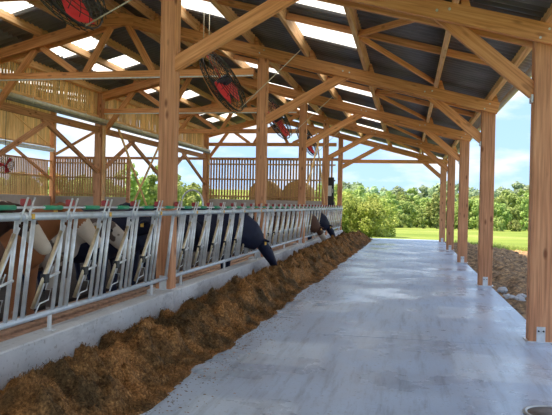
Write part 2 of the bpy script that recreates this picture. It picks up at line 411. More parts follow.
# ------------------------------------------------------------------ ground and floor
def build_ground():
    ys = np.concatenate([np.linspace(-60, 40, 60), np.linspace(42, 420, 90)])
    xs = np.concatenate([np.linspace(-260, -30, 40), np.linspace(-28, 28, 60), np.linspace(30, 160, 30)])
    X, Y = np.meshgrid(xs, ys)
    D = np.sqrt(np.maximum(0, Y - 12) ** 2 + (X * .35) ** 2)
    Z = -0.17 - 0.0195 * np.clip(D - 16, 0, 110) + np.clip(D - 150, 0, 400) * 0.05
    Z += 0.05 * np.sin(X * .35) * np.sin(Y * .22) * np.clip((D - 14) / 20, 0, 1)
    V = np.stack([X, Y, Z], -1).reshape(-1, 3)
    nx, ny = len(xs), len(ys)
    I = (np.arange(ny - 1)[:, None] * nx + np.arange(nx - 1)[None]).ravel()
    F = np.stack([I, I + 1, I + nx + 1, I + nx], -1)
    tag(obj('ground', mesh_np('ground', V, F, M_GROUND, True)), 'sunlit green meadow sloping gently away from the barn', None, None, 'structure')
build_ground()
def ground_z(x, y):
    D = math.hypot(max(0, y - 12), x * .35)
    return -0.17 - 0.0195 * min(max(D - 16, 0), 110) + min(max(D - 150, 0), 400) * 0.05

fl = empty('floor', (0, 0, 0), 'pale wet concrete floor of the feed alley cast in slabs', None, None, 'structure')
for k in range(-1, 7):
    y0 = 8.05 + BAY * (k - 1); y1 = min(y0 + BAY, 33.2)
    if y1 <= y0: continue
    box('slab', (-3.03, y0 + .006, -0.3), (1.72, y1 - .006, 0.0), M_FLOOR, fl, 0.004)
pen = empty('floor', (-10, 10, 0), 'soiled concrete floor of the cow pen behind the feed fence', None, None, 'structure')
box('pen_floor', (XL2 - .1, -4, -0.3), (-5.02, YEND + .1, PEN_Z - .06), M_PEN, pen)
box('pen_floor', (-5.02, -4, -0.3), (-3.28, YEND + .1, 0.0), M_PEN, pen)
for i in range(8):
    x = -3.42 - i * 0.19
    box('floor_slat', (x - .10, -3.0, 0.02), (x, YEND - .05, 0.09 + .006 * (i % 3)), M_SLATFLOOR, pen, 0.012)
curb = empty('wall_curb', (-3.15, 10, 0), 'low pale concrete curb wall under the feed fence', None, None, 'structure')
for k in range(-1, 5):
    box('curb_block', (-3.27, T(k) + .254, -0.05), (-3.03, T(k + 1) - .054, 0.418), M_CURB, curb, 0.012)
    box('curb_pier', (-3.42, T(k + 1) - .046, -0.05), (-3.03, T(k + 1) + .246, 0.418), M_CURB, curb, 0.012)

# ------------------------------------------------------------------ roof
ceil = empty('ceiling', (XRIDGE, 14, ZRIDGE), 'dark corrugated pitched roof with translucent sheets on timber purlins', None, None, 'structure')
PUR_W, PUR_H = 0.085, 0.21
RAF_H = 0.235
def z_roof(x): return zr(x) + RAF_H / 2 + PUR_H + 0.015
SHEET = BAY / 5
def sheet_mesh(x0, x1, mat, roofz=z_roof, w=SHEET):
    key = ('sheet', round(x0, 3), round(x1, 3), mat.name)
    if key not in MESH:
        N = 56; A = 0.045
        V = []
        for layer in (0, -0.012):
            for x, lift in ((x0, 0.012), ((x0 + x1) / 2, 0.004), (x1, -0.004)):
                for i in range(N + 1):
                    u = i / N * (w + .03)
                    V.append((x, u, roofz(x) + A * math.cos(2 * math.pi * u / (w / 6)) + layer + lift))
        n1 = N + 1; F = []
        single = mat is M_SKY      # thin clear sheet: one skin that lets the light through once
        for i in range(N):
            for c in range(2):
                a = c * n1 + i
                F.append((a, a + n1, a + n1 + 1, a + 1))
                if single: continue
                b = a + 3 * n1
                F.append((b, b + 1, b + n1 + 1, b + n1))
        for i in range(0 if single else N):
            a = i; b = 3 * n1 + i; F.append((a, a + 1, b + 1, b))
            a = 2 * n1 + i; b = 5 * n1 + i; F.append((a, b, b + 1, a + 1))
        if single: V = V[:3 * n1]
        MESH[key] = mesh_py('roof_sheet', V, F, mat, True)
    return MESH[key]
ROWS_R = [(-6.637, -4.75), (-4.75, -3.45), (-3.45, -2.18), (-2.18, -0.91), (-0.91, 0.55), (0.55, 1.92)]
ROWS_L = [(-6.637, -8.0), (-8.0, -9.25), (-9.25, -10.45)]
for j in range(-10, 26):
    y = T(0) + j * SHEET
    if y > YEND + .7: break
    jb = j % 5
    for r, (a, b) in enumerate(ROWS_R):
        sky = jb in (1, 3) and r in (1, 3)
        obj('skylight_sheet' if sky else 'roof_sheet', sheet_mesh(a, b, M_SKY if sky else M_ROOF), Matrix.Translation((0, y, 0)), ceil)
    for r, (a, b) in enumerate(ROWS_L):
        sky = jb in (1, 3) and r == 1
        obj('skylight_sheet' if sky else 'roof_sheet', sheet_mesh(a, b, M_SKY if sky else M_ROOF), Matrix.Translation((0, y, 0)), ceil)
PURL_R = [-5.75, -4.68, -3.42, -2.18, -0.91, 0.54, 1.62]
PURL_L = [-7.75, -8.6, -9.9]
for k in range(-1, 5):
    ya, yb = T(k) + .01, T(k + 1) - .01
    if k == 4: yb = YEND + .7
    for x in PURL_R + PURL_L:
        zc = zr(x) + RAF_H / 2 + PUR_H / 2
        beam('purlin', (x, ya, zc), (x, yb, zc), PUR_W, PUR_H, M_PURL, ceil, up=(SLOPE if x > XRIDGE else -SLOPE, 0, 1))
    zc = ZRIDGE + RAF_H / 2 + .06
    beam('ridge_beam', (XRIDGE, ya, zc), (XRIDGE, yb, zc), .10, .24, M_PURL, ceil)
    ym = (T(k) + T(k + 1)) / 2
    # mid-bay cross battens between purlins and the V of wind braces in the roof plane
    PR = PURL_R
    for a, b in zip(PR[:-1], PR[1:]):
        a2, b2 = a + .045, b - .045
        beam('cross_batten', (a2, ym, zr(a2) + RAF_H / 2 + .10), (b2, ym, zr(b2) + RAF_H / 2 + .10), .05, .12, M_WOOD, ceil)
    if k >= 0:
        for ye in (T(k) + .3, T(k + 1) - .3):
            ax, bx = -.86, .50
            beam('wind_brace', (ax, ym + (.1 if ye > ym else -.1), zr(ax) + RAF_H / 2 + .05), (bx, ye, zr(bx) + RAF_H / 2 + .05), .045, .10, M_WOOD, ceil)
# ------------------------------------------------------------------ gutter
g = empty('gutter', (2.08, 10, 3.4), 'zinc half round gutter along the eave above the right columns', 'gutter')
def gutter_mesh(L):
    V = []; F = []
    n = 9
    for y in (0, L):
        for r in (.075, .069):
            for i in range(n):
                a = math.pi + math.pi * i / (n - 1)
                V.append((r * math.cos(a), y, r * math.sin(a)))
    for i in range(n - 1):
        F.append((i, i + 1, 2 * n + i + 1, 2 * n + i)); F.append((n + i, 3 * n + i, 3 * n + i + 1, n + i + 1))
    for i in (0, n - 1): F.append((i, n + i, 3 * n + i, 2 * n + i))
    for b in (0, 2 * n):
        for i in range(n - 1): F.append((b + i, b + i + 1, b + n + i + 1, b + n + i))
    return mesh_py('gutter_trough', V, F, M_GUTTER)
gm = gutter_mesh(BAY)
for k in range(-1, 5):
    obj('trough', gm, Matrix.Translation((1.97, T(k), z_roof(1.92) - .05)), g)
    for f in (.15, .5, .85):
        cyl('gutter_hook', (1.89, T(k) + BAY * f, z_roof(1.92) - .035), (2.06, T(k) + BAY * f, z_roof(1.92) - .045), .008, M_GALV, g, 6)
dp = empty('downpipe', (1.95, T(4) - .7, 0), 'pale grey downpipe with a swan neck by the fourth right column', 'pipe')
yq = T(4) - .75
tube('pipe', [(1.97, yq, z_roof(1.92) - .11), (1.97, yq, 3.2), (1.95, yq, 3.0), (1.93, yq, 2.8), (1.88, yq, 2.6), (1.88, yq, 1.3), (1.88, yq, -.12)], .05, M_PIPE, dp, 10)
for z in (2.3, 1.0): cyl('pipe_clip', (1.88, yq, z), (1.88, yq, z + .04), .06, M_GALV, dp, 10)

# ------------------------------------------------------------------ posts
ORD = {0: 'nearest', 1: 'first', 2: 'second', 3: 'third', 4: 'fourth', 5: 'last'}
def post_shaft(parent, x, y, z0, z1, w, d, mat):
    return beam('shaft', (x, y, z0), (x, y, z1), w, d, mat, parent, up=(0, 1, 0), ch=.012)
def foot(parent, x, y, w, d, z=0.0):
    f = box('foot_bracket', (x - .05, y - d / 2 - .013, z), (x + .05, y - d / 2 - .001, z + .19), M_GALV, parent)
    for dx in (-.028, .028):
        cyl('bolt', (x + dx, y - d / 2 - .012, z + .14), (x + dx, y - d / 2 - .028, z + .14), .011, M_BLACK, f, 6)
    box('foot_plate', (x - w / 2 - .03, y - d / 2 - .03, z), (x + w / 2 + .03, y + d / 2 + .03, z + .012), M_GALV, parent)
    box('foot_bracket', (x - .05, y + d / 2 + .001, z), (x + .05, y + d / 2 + .013, z + .19), M_GALV, parent)
RW = .27
labR = {1: 'thick timber column at the right edge of the picture, closest to the camera',
        2: 'timber column with steel foot, second from the right edge, mirrored in wet concrete',
        3: 'timber column third from the right edge of the picture',
        4: 'timber column fourth from the right edge, beside the grey downpipe',
        5: 'farthest and thinnest looking timber column on the right side of the alley'}
for k in range(1, 6):
    x = XR + RW / 2; y = T(k) + RW / 2
    e = empty('timber_column', (x, y, 0), labR[k], 'column', 'columns along the right side of the alley')
    post_shaft(e, x, y, .012, zr(x) + .1, RW, .22, M_POST)
    foot(e, x, y, RW, .22)
    for dz in (.05, -.05):
        cyl('bolt', (x - .05 + dz, y - .11 - .095, zr(x) + dz), (x - .05 + dz, y - .11 - .11, zr(x) + dz), .016, M_GALV, e, 8)
labP = {1: 'big timber post rising from the curb between the two nearest feed fence panels',
        2: 'second timber post of the row along the feed fence, in mid picture',
        3: 'third timber post of the row along the feed fence',
        4: 'fourth timber post of the feed fence row, beside the pale crossed planks',
        5: 'last timber post of the feed fence row, at the barn corner by the bush'}
for k in range(1, 6):
    x = XP + .005; y = T(k) + .1
    e = empty('timber_post', (x, y, .418), labP[k], 'post', 'posts along the feed fence')
    post_shaft(e, x, y, .43, zr(x) + .1, .22, .20, M_POST)
    foot(e, x, y, .20, .20, .418)
    for dx in (-.05, .05):
        cyl('bolt', (x + dx, y - .10 - .085, zr(x) + dx * .6), (x + dx, y - .10 - .10, zr(x) + dx * .6), .016, M_GALV, e, 8)
labL = {2: 'timber post of the left wall nearest the camera, outside the left edge',
        3: 'timber post of the left wall below the near end of the pale slat band',
        4: 'timber post of the left wall hidden behind the big post at the fence',
        5: 'timber post where the left wall meets the slatted end wall'}
for k in range(2, 6):
    e = empty('timber_post', (XL, T(k), .09), labL[k], 'post', 'posts along the left wall')
    post_shaft(e, XL, T(k), .10, zr(XL) + .1, .24, .24, M_POST)
    box('foot_plate', (XL - .15, T(k) - .15, .088), (XL + .15, T(k) + .15, .10), M_GALV, e)
    if k in (3, 5):
        beam('side_plank', (XL + .16, T(k), 1.2), (XL + .16, T(k), 4.2), .07, .14, M_PURL, e, up=(0, 1, 0))

# ------------------------------------------------------------------ trusses
for k in range(0, 6):
    y = T(k)
    lab = {0: 'timber roof truss over the near feed fence, above the camera', 1: 'nearest timber roof truss, its rafter bolted to the column at the right edge',
           2: 'second timber roof truss, its horizontal chord crossing the upper left', 3: 'third timber roof truss, its knee brace on the left wall post below the slats',
           4: 'fourth timber roof truss, between the third and the end one', 5: 'end timber roof truss above the slatted end wall with a tie across the alley'}[k]
    e = empty('roof_truss', (XRIDGE, y, ZCHORD), lab, 'truss', 'roof trusses')
    yR, yPo = y + .125, y + .1
    offs = (-.145, .155)
    for i, dy in enumerate(offs):
        yy = y + .1 + dy
        r1 = beam('rafter', (XRIDGE, yy, ZRIDGE), (1.78, yy, zr(1.78)), .07, RAF_H, M_WOOD, e)
        r2 = beam('rafter', (XRIDGE, yy, ZRIDGE), (-10.35, yy, zr(-10.35)), .07, RAF_H, M_WOOD, e)
        if i == 0:
            for x in PURL_R + PURL_L:
                s = 1 if x > XRIDGE else -1
                # purlin cleats sitting on the rafter, downhill of each purlin
                zz = zr(x) + RAF_H / 2
                V = []
                for q in (yy - .035, yy + .31):
                    V += [(x + s * .047, q, zz - .012), (x + s * .047, q, zz + .16), (x + s * .10, q, zz + .15), (x + s * .16, q, zz - .012 - SLOPE * .11)]
                F = [(0, 1, 2, 3), (7, 6, 5, 4), (0, 4, 5, 1), (1, 5, 6, 2), (2, 6, 7, 3), (3, 7, 4, 0)]
                obj('purlin_cleat', mesh_py('purlin_cleat', V, F, M_WOOD), None, r1 if s > 0 else r2)
    # apex gusset
    V = []
    for q in (y + .1 - .185, y + .1 - .18 + .0):
        V += [(XRIDGE - .42, q, zr(XRIDGE - .42) + .10), (XRIDGE, q, ZRIDGE + .12), (XRIDGE + .42, q, zr(XRIDGE + .42) + .10), (XRIDGE + .40, q, ZRIDGE - .22), (XRIDGE - .40, q, ZRIDGE - .22)]
    F = [(0, 1, 2, 3, 4), (9, 8, 7, 6, 5)] + [(i, 5 + i, 5 + (i + 1) % 5, (i + 1) % 5) for i in range(5)]
    obj('apex_gusset', mesh_py('apex_gusset', V, F, M_WOOD), None, e)
    yc = y + .1
    beam('bottom_chord', (XP - .2, yc, ZCHORD), (XL + (.12 if k >= 2 else -.1), yc, ZCHORD), .12, .17, M_WOOD, e)
    box('chord_rail', (XL + .13, yc - .075, ZCHORD - .1), (XP - .2, yc - .061, ZCHORD - .065), M_GALV, e) if k in (2, 3) else None
    webs = [((-8.62, zr(-8.62) - .10), (-7.72, ZCHORD + .07)), ((-7.48, ZCHORD + .07), (-6.86, zr(-6.86) - .12)),
            ((-6.42, zr(-6.42) - .12), (-5.80, ZCHORD + .07)), ((-5.55, ZCHORD + .07), (-4.35, zr(-4.35) - .10))]
    for (xa, za), (xb, zb) in webs:
        beam('web', (xa, yc, za), (xb, yc, zb), .10, .14, M_WOOD, e)
    # knee brace at the left wall post
    beam('knee_brace', (XL + (.1 if k >= 2 else 0), yc, 3.82), (-8.80, yc, zr(-8.80) - .10), .10, .15, M_WOOD, e)
    # raking brace from the fence post to the right rafter and knee brace at the right column
    if k >= 1:
        beam('raking_brace', (XP + .0, yc - .05, 3.40), (-1.30, yc - .05, zr(-1.30) - .0), .09, .19, M_WOOD, e)
        for q in ((-1.42, .0), (-1.28, .06)):
            cyl('bolt', (q[0], yc - .2, zr(q[0]) + .0), (q[0], yc - .15, zr(q[0])), .017, M_GALV, e, 8)
        beam('knee_brace', (XR + .02, y + .125, 3.03), (.34, y + .125, zr(.34) + .0), .09, .18, M_WOOD, e)
        for q in ((.45, .03), (.30, -.02)):
            cyl('bolt', (q[0], yc - .2, zr(q[0]) + q[1]), (q[0], yc - .15, zr(q[0]) + q[1]), .017, M_GALV, e, 8)
        box('brace_shoe', (XR - .03, y + .06, 2.90), (XR - .001, y + .19, 3.0), M_GALV, e)
    if k == 5:
        beam('tie_beam', (XP + .1, yc, 3.73), (XR, yc, 3.73), .10, .17, M_WOOD, e)

# ------------------------------------------------------------------ left wall: slat band, curtain, header, braces
wl = empty('wall_left', (XL, 15, 4.3), 'band of pale vertical boards high on the left long wall', None, None, 'structure')
rs = random.Random(3)
yv = 8.4
ztop = zr(XL) + .22
i = 0
while yv < YEND - .15:
    w = rs.choice((.082, .088, .094))
    dz = rs.uniform(-.006, .006)
    beam('board', (XL - .06 + dz, yv, 4.30), (XL - .06 + dz, yv, ztop), w, .022, M_SLAT, wl, up=(1, 0, 0), ch=.003)
    yv += .132
for k in range(1, 5):
    beam('top_plate', (XL, T(k) + .14, ztop - .03), (XL, T(k + 1) - .14, ztop - .03), .08, .16, M_WOOD, wl)
    beam('sill_rail', (XL, T(k) + .14, 4.33), (XL, T(k + 1) - .14, 4.33), .08, .07, M_PURL, wl)
cu = empty('rolled_curtain', (XL, 15, 4.2), 'pale grey windbreak curtain rolled up under the slat band of the left wall', 'curtain')
for k in range(1, 5):
    a, b = T(k) + .02, T(k + 1) - .02
    cyl('roll', (XL + .19, a, 4.185), (XL + .19, b, 4.185), .062, M_FABRIC, cu, 12)
    cyl('roll_tube', (XL + .175, a, 4.085), (XL + .175, b, 4.085), .045, M_FABRICD, cu, 10)
    for f in (.25, .5, .75):
        box('strap', (XL + .25, a + BAY * f - .02, 4.10), (XL + .258, a + BAY * f + .02, 4.27), M_WHITE, cu)
hb = empty('header_beam', (XL, 15, 3.9), 'long brown timber header beam under the rolled curtain with paired knee braces', 'beam')
for k in range(1, 5):
    a, b = T(k), T(k + 1)
    beam('beam_length', (XL, a + .12, 3.90), (XL, b - .12, 3.90), .10, .20, M_POST, hb)
    ym = (a + b) / 2
    beam('knee_brace', (XL, a + .12, 2.55), (XL, ym - .15, 3.82), .09, .13, M_POST, hb)
    beam('knee_brace', (XL, b - .12, 2.55), (XL, ym + .15 - .7, 3.82), .09, .13, M_POST, hb)
def crossed(name, loc, lab, ax, segs):
    e = empty(name, loc, lab, 'plank', 'crossed bracing planks')
    for i, ((y0, z0), (y1, z1)) in enumerate(segs):
        x = ax + i * .04
        beam('plank', (x, y0, z0), (x, y1, z1), .035, .11, M_SLAT, e)
crossed('crossed_planks', (XL + .15, 22, 1), 'pale bracing planks crossed in an X on the left wall beside the big post', XL + .18, [((20.7, 4.15), (23.9, .9)), ((24.6, 4.0), (21.2, .7))])
crossed('crossed_planks', (XP + .1, 23, 1), 'pale bracing planks crossed between the third and fourth fence posts', XP + .03, [((22.6, 4.10), (25.3, 1.7)), ((23.3, 4.1), (20.4, 2.1))])

# ------------------------------------------------------------------ end wall (slats over concrete dado)
we = empty('wall_back', (-9, YEND + .3, 0), 'end wall of spaced vertical boards over a concrete dado', None, None, 'structure')
YW = YEND + .26
for (xa, xb) in ((-18.4, -14.25), (-9.8, -3.45)):
    n = int((xb - xa) / .145)
    for i in range(n):
        x = xa + .07 + i * .145
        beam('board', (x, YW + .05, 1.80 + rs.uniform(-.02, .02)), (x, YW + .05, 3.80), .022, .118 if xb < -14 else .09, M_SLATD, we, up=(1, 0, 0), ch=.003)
    for z in (1.95, 2.80, 3.55):
        beam('girt', (xa, YW, z), (xb, YW, z), .06, .07, M_SLATD, we)
    box('dado_panel', (xa, YW - .05, .05), (xb, YW + .10, 1.80), M_DADO, we, .01)
beam('top_girt', (XL2, YW - .03, 3.82), (XP - .1, YW - .03, 3.82), .10, .13, M_POST, we)
box('jamb', (-14.25, YW - .06, 0.08), (-14.07, YW + .10, 3.76), M_POST, we)
# right end of that wall: dark opening with a control cabinet
cb = empty('control_cabinet', (-3.62, YEND + .1, 1.85), 'dark control cabinet with a white notice on the end wall by the last post', 'cabinet')
box('housing', (-3.95, YW - .19, 1.55), (-3.50, YW - .04, 2.95), M_BLACK, cb, .01)
box('notice', (-3.87, YW - .196, 2.05), (-3.60, YW - .189, 2.55), M_WHITE, cb, .001)
box('door_handle', (-3.56, YW - .21, 2.2), (-3.54, YW - .19, 2.4), M_GALV, cb, .002)

# far left wall with its own slats, curtain and corner post
w2 = empty('wall_far_left', (XL2, 28, 0), 'far left wall of vertical boards seen through the open left wall', None, None, 'structure')
yv = 22.0
while yv < YEND - .1:
    beam('upper_board', (XL2, yv, 4.36), (XL2, yv, 6.55), .10, .022, M_SLAT, w2, up=(1, 0, 0), ch=.003)
    yv += .125
yv = 22.0
while yv < YEND - .1:
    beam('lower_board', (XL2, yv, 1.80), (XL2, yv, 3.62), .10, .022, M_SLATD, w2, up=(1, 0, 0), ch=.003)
    yv += .145
box('dado_panel', (XL2 - .1, 21.9, .05), (XL2 + .06, YEND, 1.80), M_DADO, w2, .01)
for z in (3.62, 2.8, 4.38):
    beam('girt', (XL2 + .05, 22, z), (XL2 + .05, YEND, z), .06, .08, M_SLATD, w2)
beam('diagonal_batten', (XL2 + .04, 27.2, 5.9), (XL2 + .04, YEND - .1, 4.45), .05, .07, M_SLAT, w2)
beam('knee_brace', (XL2 + .12, YEND - .15, 2.7), (XL2 + .12, 27.6, 4.12), .10, .13, M_POST, w2)
e = empty('timber_post', (XL2, YEND + .1, 0.09), 'timber corner post of the far left wall', 'post')
post_shaft(e, XL2 + .1, YEND + .1, .09, 6.6, .24, .24, M_POST)
beam('knee_brace', (XL2 + .2, YEND + .1, 3.95), (-16.0, YEND + .1, 5.15), .10, .13, M_POST, e)
e2 = empty('rolled_curtain', (XL2 + .2, 27, 4.2), 'pale rolled curtain under the far left slat wall', 'curtain')
cyl('roll', (XL2 + .2, 22, 4.23), (XL2 + .2, YEND, 4.23), .065, M_FABRIC, e2, 12)
cyl('roll_tube', (XL2 + .17, 22, 4.12), (XL2 + .17, YEND, 4.12), .045, M_GALV, e2, 10)
# aisle roof between the two left walls
c2 = empty('ceiling', (-14, 20, 6), 'corrugated lean-to roof of the far left aisle', None, None, 'structure')
def z_roof2(x): return 5.62 + (-10.5 - x) * .13
ROWS2 = [(-10.5, -13.2), (-13.2, -15.2), (-15.2, -18.9)]
for j in range(0, 22):
    y = T(1) + j * SHEET
    for r, (a, b) in enumerate(ROWS2):
        sky = r == 1 and j % 2 == 0
        obj('skylight_sheet' if sky else 'roof_sheet', sheet_mesh(a, b, M_SKY if sky else M_ROOF, z_roof2), Matrix.Translation((0, y, 0)), c2)
beam('end_rafter', (-10.3, YEND + .1, 5.45), (-18.6, YEND + .1, 6.5), .1, .2, M_POST, c2)

# straw bales stored behind the end wall
for i, (x, z, r, lab) in enumerate([(-4.6, .62, .80, 'round straw bale behind the end wall slats nearest the alley'), (-6.25, .62, .80, 'round straw bale in the middle behind the end wall slats'),
                               (-7.95, .62, .80, 'round straw bale behind the end wall slats next to the left wall'), (-5.4, 2.02, .78, 'round straw bale on top of the right pair behind the slats'), (-7.1, 2.02, .78, 'round straw bale on top of the left pair behind the slats')]):
    e = empty('straw_bale', (x, YW + 1.1, z - r), lab, 'bale', 'straw bales behind the end wall')
    V, F = lathe_local([(r * .2, 0), (r * .85, .0), (r * .97, .05), (r, .12), (r * 1.01, .6), (r, 1.08), (r * .97, 1.15), (r * .85, 1.2), (r * .2, 1.2)], 20)
    obj('straw', mesh_py('straw', V, F, M_STRAW, True), Matrix.Translation((x, YW + .35, z)) @ Matrix.Rotation(-math.pi / 2, 4, 'X'), e)
    for q in (.3, .6, .9):
        V, F = lathe_local([(r * 1.012, 0), (r * 1.018, .01), (r * 1.018, .03), (r * 1.012, .04)], 20)
        obj('twine', mesh_py('twine', V, F[:-2], M_CABLE, True), Matrix.Translation((x, YW + .35 + q, z)) @ Matrix.Rotation(-math.pi / 2, 4, 'X'), e)

# ------------------------------------------------------------------ feed fence (self-locking headlocks)
P0, PITCHY = 4.80, 0.714
def fx(z): return -3.155 + 0.095 * (z - .58) / .88          # the fence leans out over the curb
def pt(y, z, dx=0): return (fx(z) + dx, y, z)
ZB, ZT = 0.58, 1.455
labF = {0: 'nearest galvanised feed fence panel at the left edge of the picture', 1: 'galvanised feed fence panel just beyond the big post, black cow eating at its far end',
        2: 'galvanised feed fence panel between second and third post', 3: 'galvanised feed fence panel between third and fourth post', 4: 'farthest galvanised feed fence panel, ending at the bush'}
for k in range(0, 5):
    ya = T(k) + .06; yb = T(k + 1) + .02
    e = empty('feed_fence_panel', (-3.2, (ya + yb) / 2, .418), labF[k], 'fence', 'feed fence panels')
    cyl('top_rail', pt(ya, ZT), pt(yb, ZT), .034, M_RAIL, e, 12)
    cyl('bottom_rail', pt(ya + .16, ZB), pt(yb - .04, ZB), .027, M_RAIL, e, 10)
    cyl('lock_rod', pt(ya, ZT + .075), pt(yb, ZT + .075), .011, M_GALV, e, 6)
    for yy in (ya + .18, yb - .06):
        cyl('end_tube', pt(yy, ZB), pt(yy, ZT), .022, M_GALV, e, 8)
    for yy in (ya + .5, (ya + yb) / 2 - .1, yb - .55):
        cyl('foot', (fx(ZB), yy, .418), (fx(ZB), yy, ZB), .02, M_WHITE, e, 8)
        box('foot_plate', (fx(ZB) - .05, yy - .04, .418), (fx(ZB) + .05, yy + .04, .428), M_GALV, e)
    for i in range(8):
        y = P0 + PITCHY * (i + 8 * (k - 1) + 5)
        near = y < 16
        first = i == 0          # this place stands against the post: no swinging bar
        for dy in ((.26, .36) if first else (-.09, .04, .15)):
            cyl('neck_bar', pt(y + dy, ZB), pt(y + dy, ZT), .019, M_GALV, e, 8)
        # swinging bar, standing open, two tubes side by side
        for s in (() if first else (0, 1)):
            cyl('swing_bar', pt(y - .10 - .045 * s, 1.37 - .05 * s, .025), pt(y - .44 - .03 * s, .665, .025), .0165 if s else .018, M_GOLDLIT if s else M_GALV, e, 8)
        if not first: cyl('link', pt(y - .33, .90, .02), pt(y - .08, .94, .02), .012, M_GALV, e, 6)
        if not first: box('hinge_block', (fx(.92) - .0, y - .36, .87), (fx(.92) + .05, y - .29, .95), M_BLACK if near else M_GALV, e)
        if not first: tube('stop_loop', [pt(y - .16, 1.0), pt(y - .25, .80), pt(y - .16, .79), pt(y - .18, .70), pt(y - .32, .685), pt(y - .37, .60)], .007, M_GALV, e, 5)
        # lock head above the rail: two arms, red stop, green sleeve
        for dy in (-.035, .04):
            cyl('lock_arm', pt(y + dy * 1.3 - .06, 1.40, .035), pt(y + dy * 1.3 + .02, 1.615, .035), .009, M_GALV, e, 6)
        a = pt(y, 1.575)
        box('red_stop', (a[0] - .03, y - .04, 1.545), (a[0] + .03, y + .04, 1.602), M_RED, e, .012)
        cyl('green_sleeve', pt(y - .42, ZT + .075), pt(y - .14, ZT + .075), .02, M_GREEN, e, 8)
        cyl('rail_collar', pt(y - .03, ZT), pt(y + .03, ZT), .040, M_GALV, e, 12)
        if near and i % 2 == 1:
            box('amber_label', (fx(ZT) + .03, y + .06, ZT - .02), (fx(ZT) + .041, y + .10, ZT + .025), M_YELLOW, e, .001)

# steel hoop of a cow brush gate behind the fence
hp = empty('steel_hoop', (-6.8, 20, .1), 'shiny steel hoop standing behind the fence in front of the trees', 'hoop')
pts = []
for i in range(17):
    a = math.pi * i / 16
    pts.append((-6.78 - .36 * math.cos(a), 20.0, 1.55 + .45 * math.sin(a)))
tube('hoop_tube', [(-7.14, 20, .09)] + pts + [(-6.42, 20, .09)], .03, M_GALV, hp, 8)
cyl('cross_bar', (-7.14, 20, 1.2), (-6.42, 20, 1.2), .02, M_GALV, hp, 8)

# ------------------------------------------------------------------ fans hung over the feed fence
def make_fan_meshes():
    R_ = .62
    parts = []
    for sgn in (1, -1):
        for rr in (.16, .24, .32, .40, .48, .55, .61):
            zz = sgn * (.06 + .13 * math.sqrt(max(0, 1 - (rr / .66) ** 2)))
            pts = [(rr * math.cos(2 * math.pi * q / 24), rr * math.sin(2 * math.pi * q / 24), zz) for q in range(25)]
            parts.append(loft(pts, .006, 4, False))
        for q in range(24):
            a = 2 * math.pi * q / 24
            pts = []
            for rr in (.10, .28, .45, .60, .66):
                pts.append((rr * math.cos(a), rr * math.sin(a), sgn * (.06 + .13 * math.sqrt(max(0, 1 - (rr / .665) ** 2)))))
            parts.append(loft(pts, .006, 4, False))
    V, F = join_vf(parts); guard = mesh_py('guard', V, F, M_BLACK)
    pts = [(.66 * math.cos(2 * math.pi * q / 32), .66 * math.sin(2 * math.pi * q / 32), 0) for q in range(33)]
    V, F = loft(pts, [(.011, .018)] * 33, 6, False); ring = mesh_py('ring', V, F, M_BLACK, True)
    # one blade: twisted plate
    V = []; F = []
    n = 7
    for th in (0, .008):
        for i in range(n):
            r = .10 + .50 * i / (n - 1); tw = math.radians(38 - 22 * i / (n - 1)); c = .10 + .10 * i / (n - 1)
            for s in (-1, 1):
                V.append((r, s * c * math.cos(tw), s * c * math.sin(tw) * .7 + th))
    for i in range(n - 1):
        F.append((2 * i, 2 * i + 1, 2 * i + 3, 2 * i + 2)); b = 2 * n
        F.append((b + 2 * i, b + 2 * i + 2, b + 2 * i + 3, b + 2 * i + 1))
        for s in (0, 1): F.append((2 * i + s, 2 * i + 2 + s, b + 2 * i + 2 + s, b + 2 * i + s))
    F.append((0, 1, 2 * n + 1, 2 * n)); F.append((2 * n - 2, 2 * n - 1, 4 * n - 1, 4 * n - 2))
    blade = mesh_py('blade', V, F, M_REDBLADE)
    V, F = lathe_local([(.05, -.16), (.09, -.15), (.10, -.10), (.10, .06), (.07, .10), (.03, .12)], 14)
    motor = mesh_py('motor', V, F, M_NAVY, True)
    V, F = lathe_local([(.03, .10), (.09, .11), (.09, .15), (.04, .17)], 14)
    hub = mesh_py('hub', V, F, M_REDBLADE, True)
    return guard, ring, blade, motor, hub
FG, FR_, FB, FM, FH = make_fan_meshes()
def fan(loc, nrm, spin, lab, group=None, chains=True, size=1.0):
    q = Vector(nrm).to_track_quat('Z', 'Y').to_matrix().to_4x4()
    M = Matrix.Translation(loc) @ q @ Matrix.Rotation(spin, 4, 'Z') @ Matrix.Scale(size, 4)
    e = empty('barn_fan', loc, lab, 'fan', group)
    obj('ring', FR_, M, e); obj('wire_guard', FG, M, e); obj('motor', FM, M, e); obj('hub', FH, M, e)
    for i in range(3): obj('blade', FB, M @ Matrix.Rotation(i * 2 * math.pi / 3, 4, 'Z'), e)
    if chains:
        ax = M.to_3x3() @ Vector((1, 0, 0)); L = Vector(loc)
        hi = sorted([M @ Vector((.66 * math.cos(a), .66 * math.sin(a), 0)) for a in [2 * math.pi * i / 24 for i in range(24)]], key=lambda v: -v.z)
        for p in (hi[0], hi[4]):
            cyl('chain', p, (p.x, p.y, zr(p.x) + .30), .007, M_CABLE, e, 5)
        lo = hi[-1]
        cyl('tilt_cord', lo, (-2.13, L.y + 1.0, zr(-2.13) + .25), .009, M_CABLE, e, 5)
NF = (-0.86, 0.13, -0.49)
fan((-3.98, 6.9, 4.16), NF, .5, 'caged fan with red blades at the upper left edge of the picture', 'barn fans')
fan((-3.60, 12.35, 3.98), NF, 1.3, 'caged fan with long red blades hanging beside the big post', 'barn fans')
fan((-3.70, 18.2, 4.05), NF, .2, 'caged fan with dark motor behind the second fence post', 'barn fans')
fan((-3.70, 23.9, 4.0), NF, .9, 'caged fan hanging between the third and fourth fence posts', 'barn fans')
fan((-17.2, 25.5, 3.06), (.8, -.4, -.3), 1.0, 'small looking red fan at the far left edge beyond the slat wall', 'barn fans', False, .6)
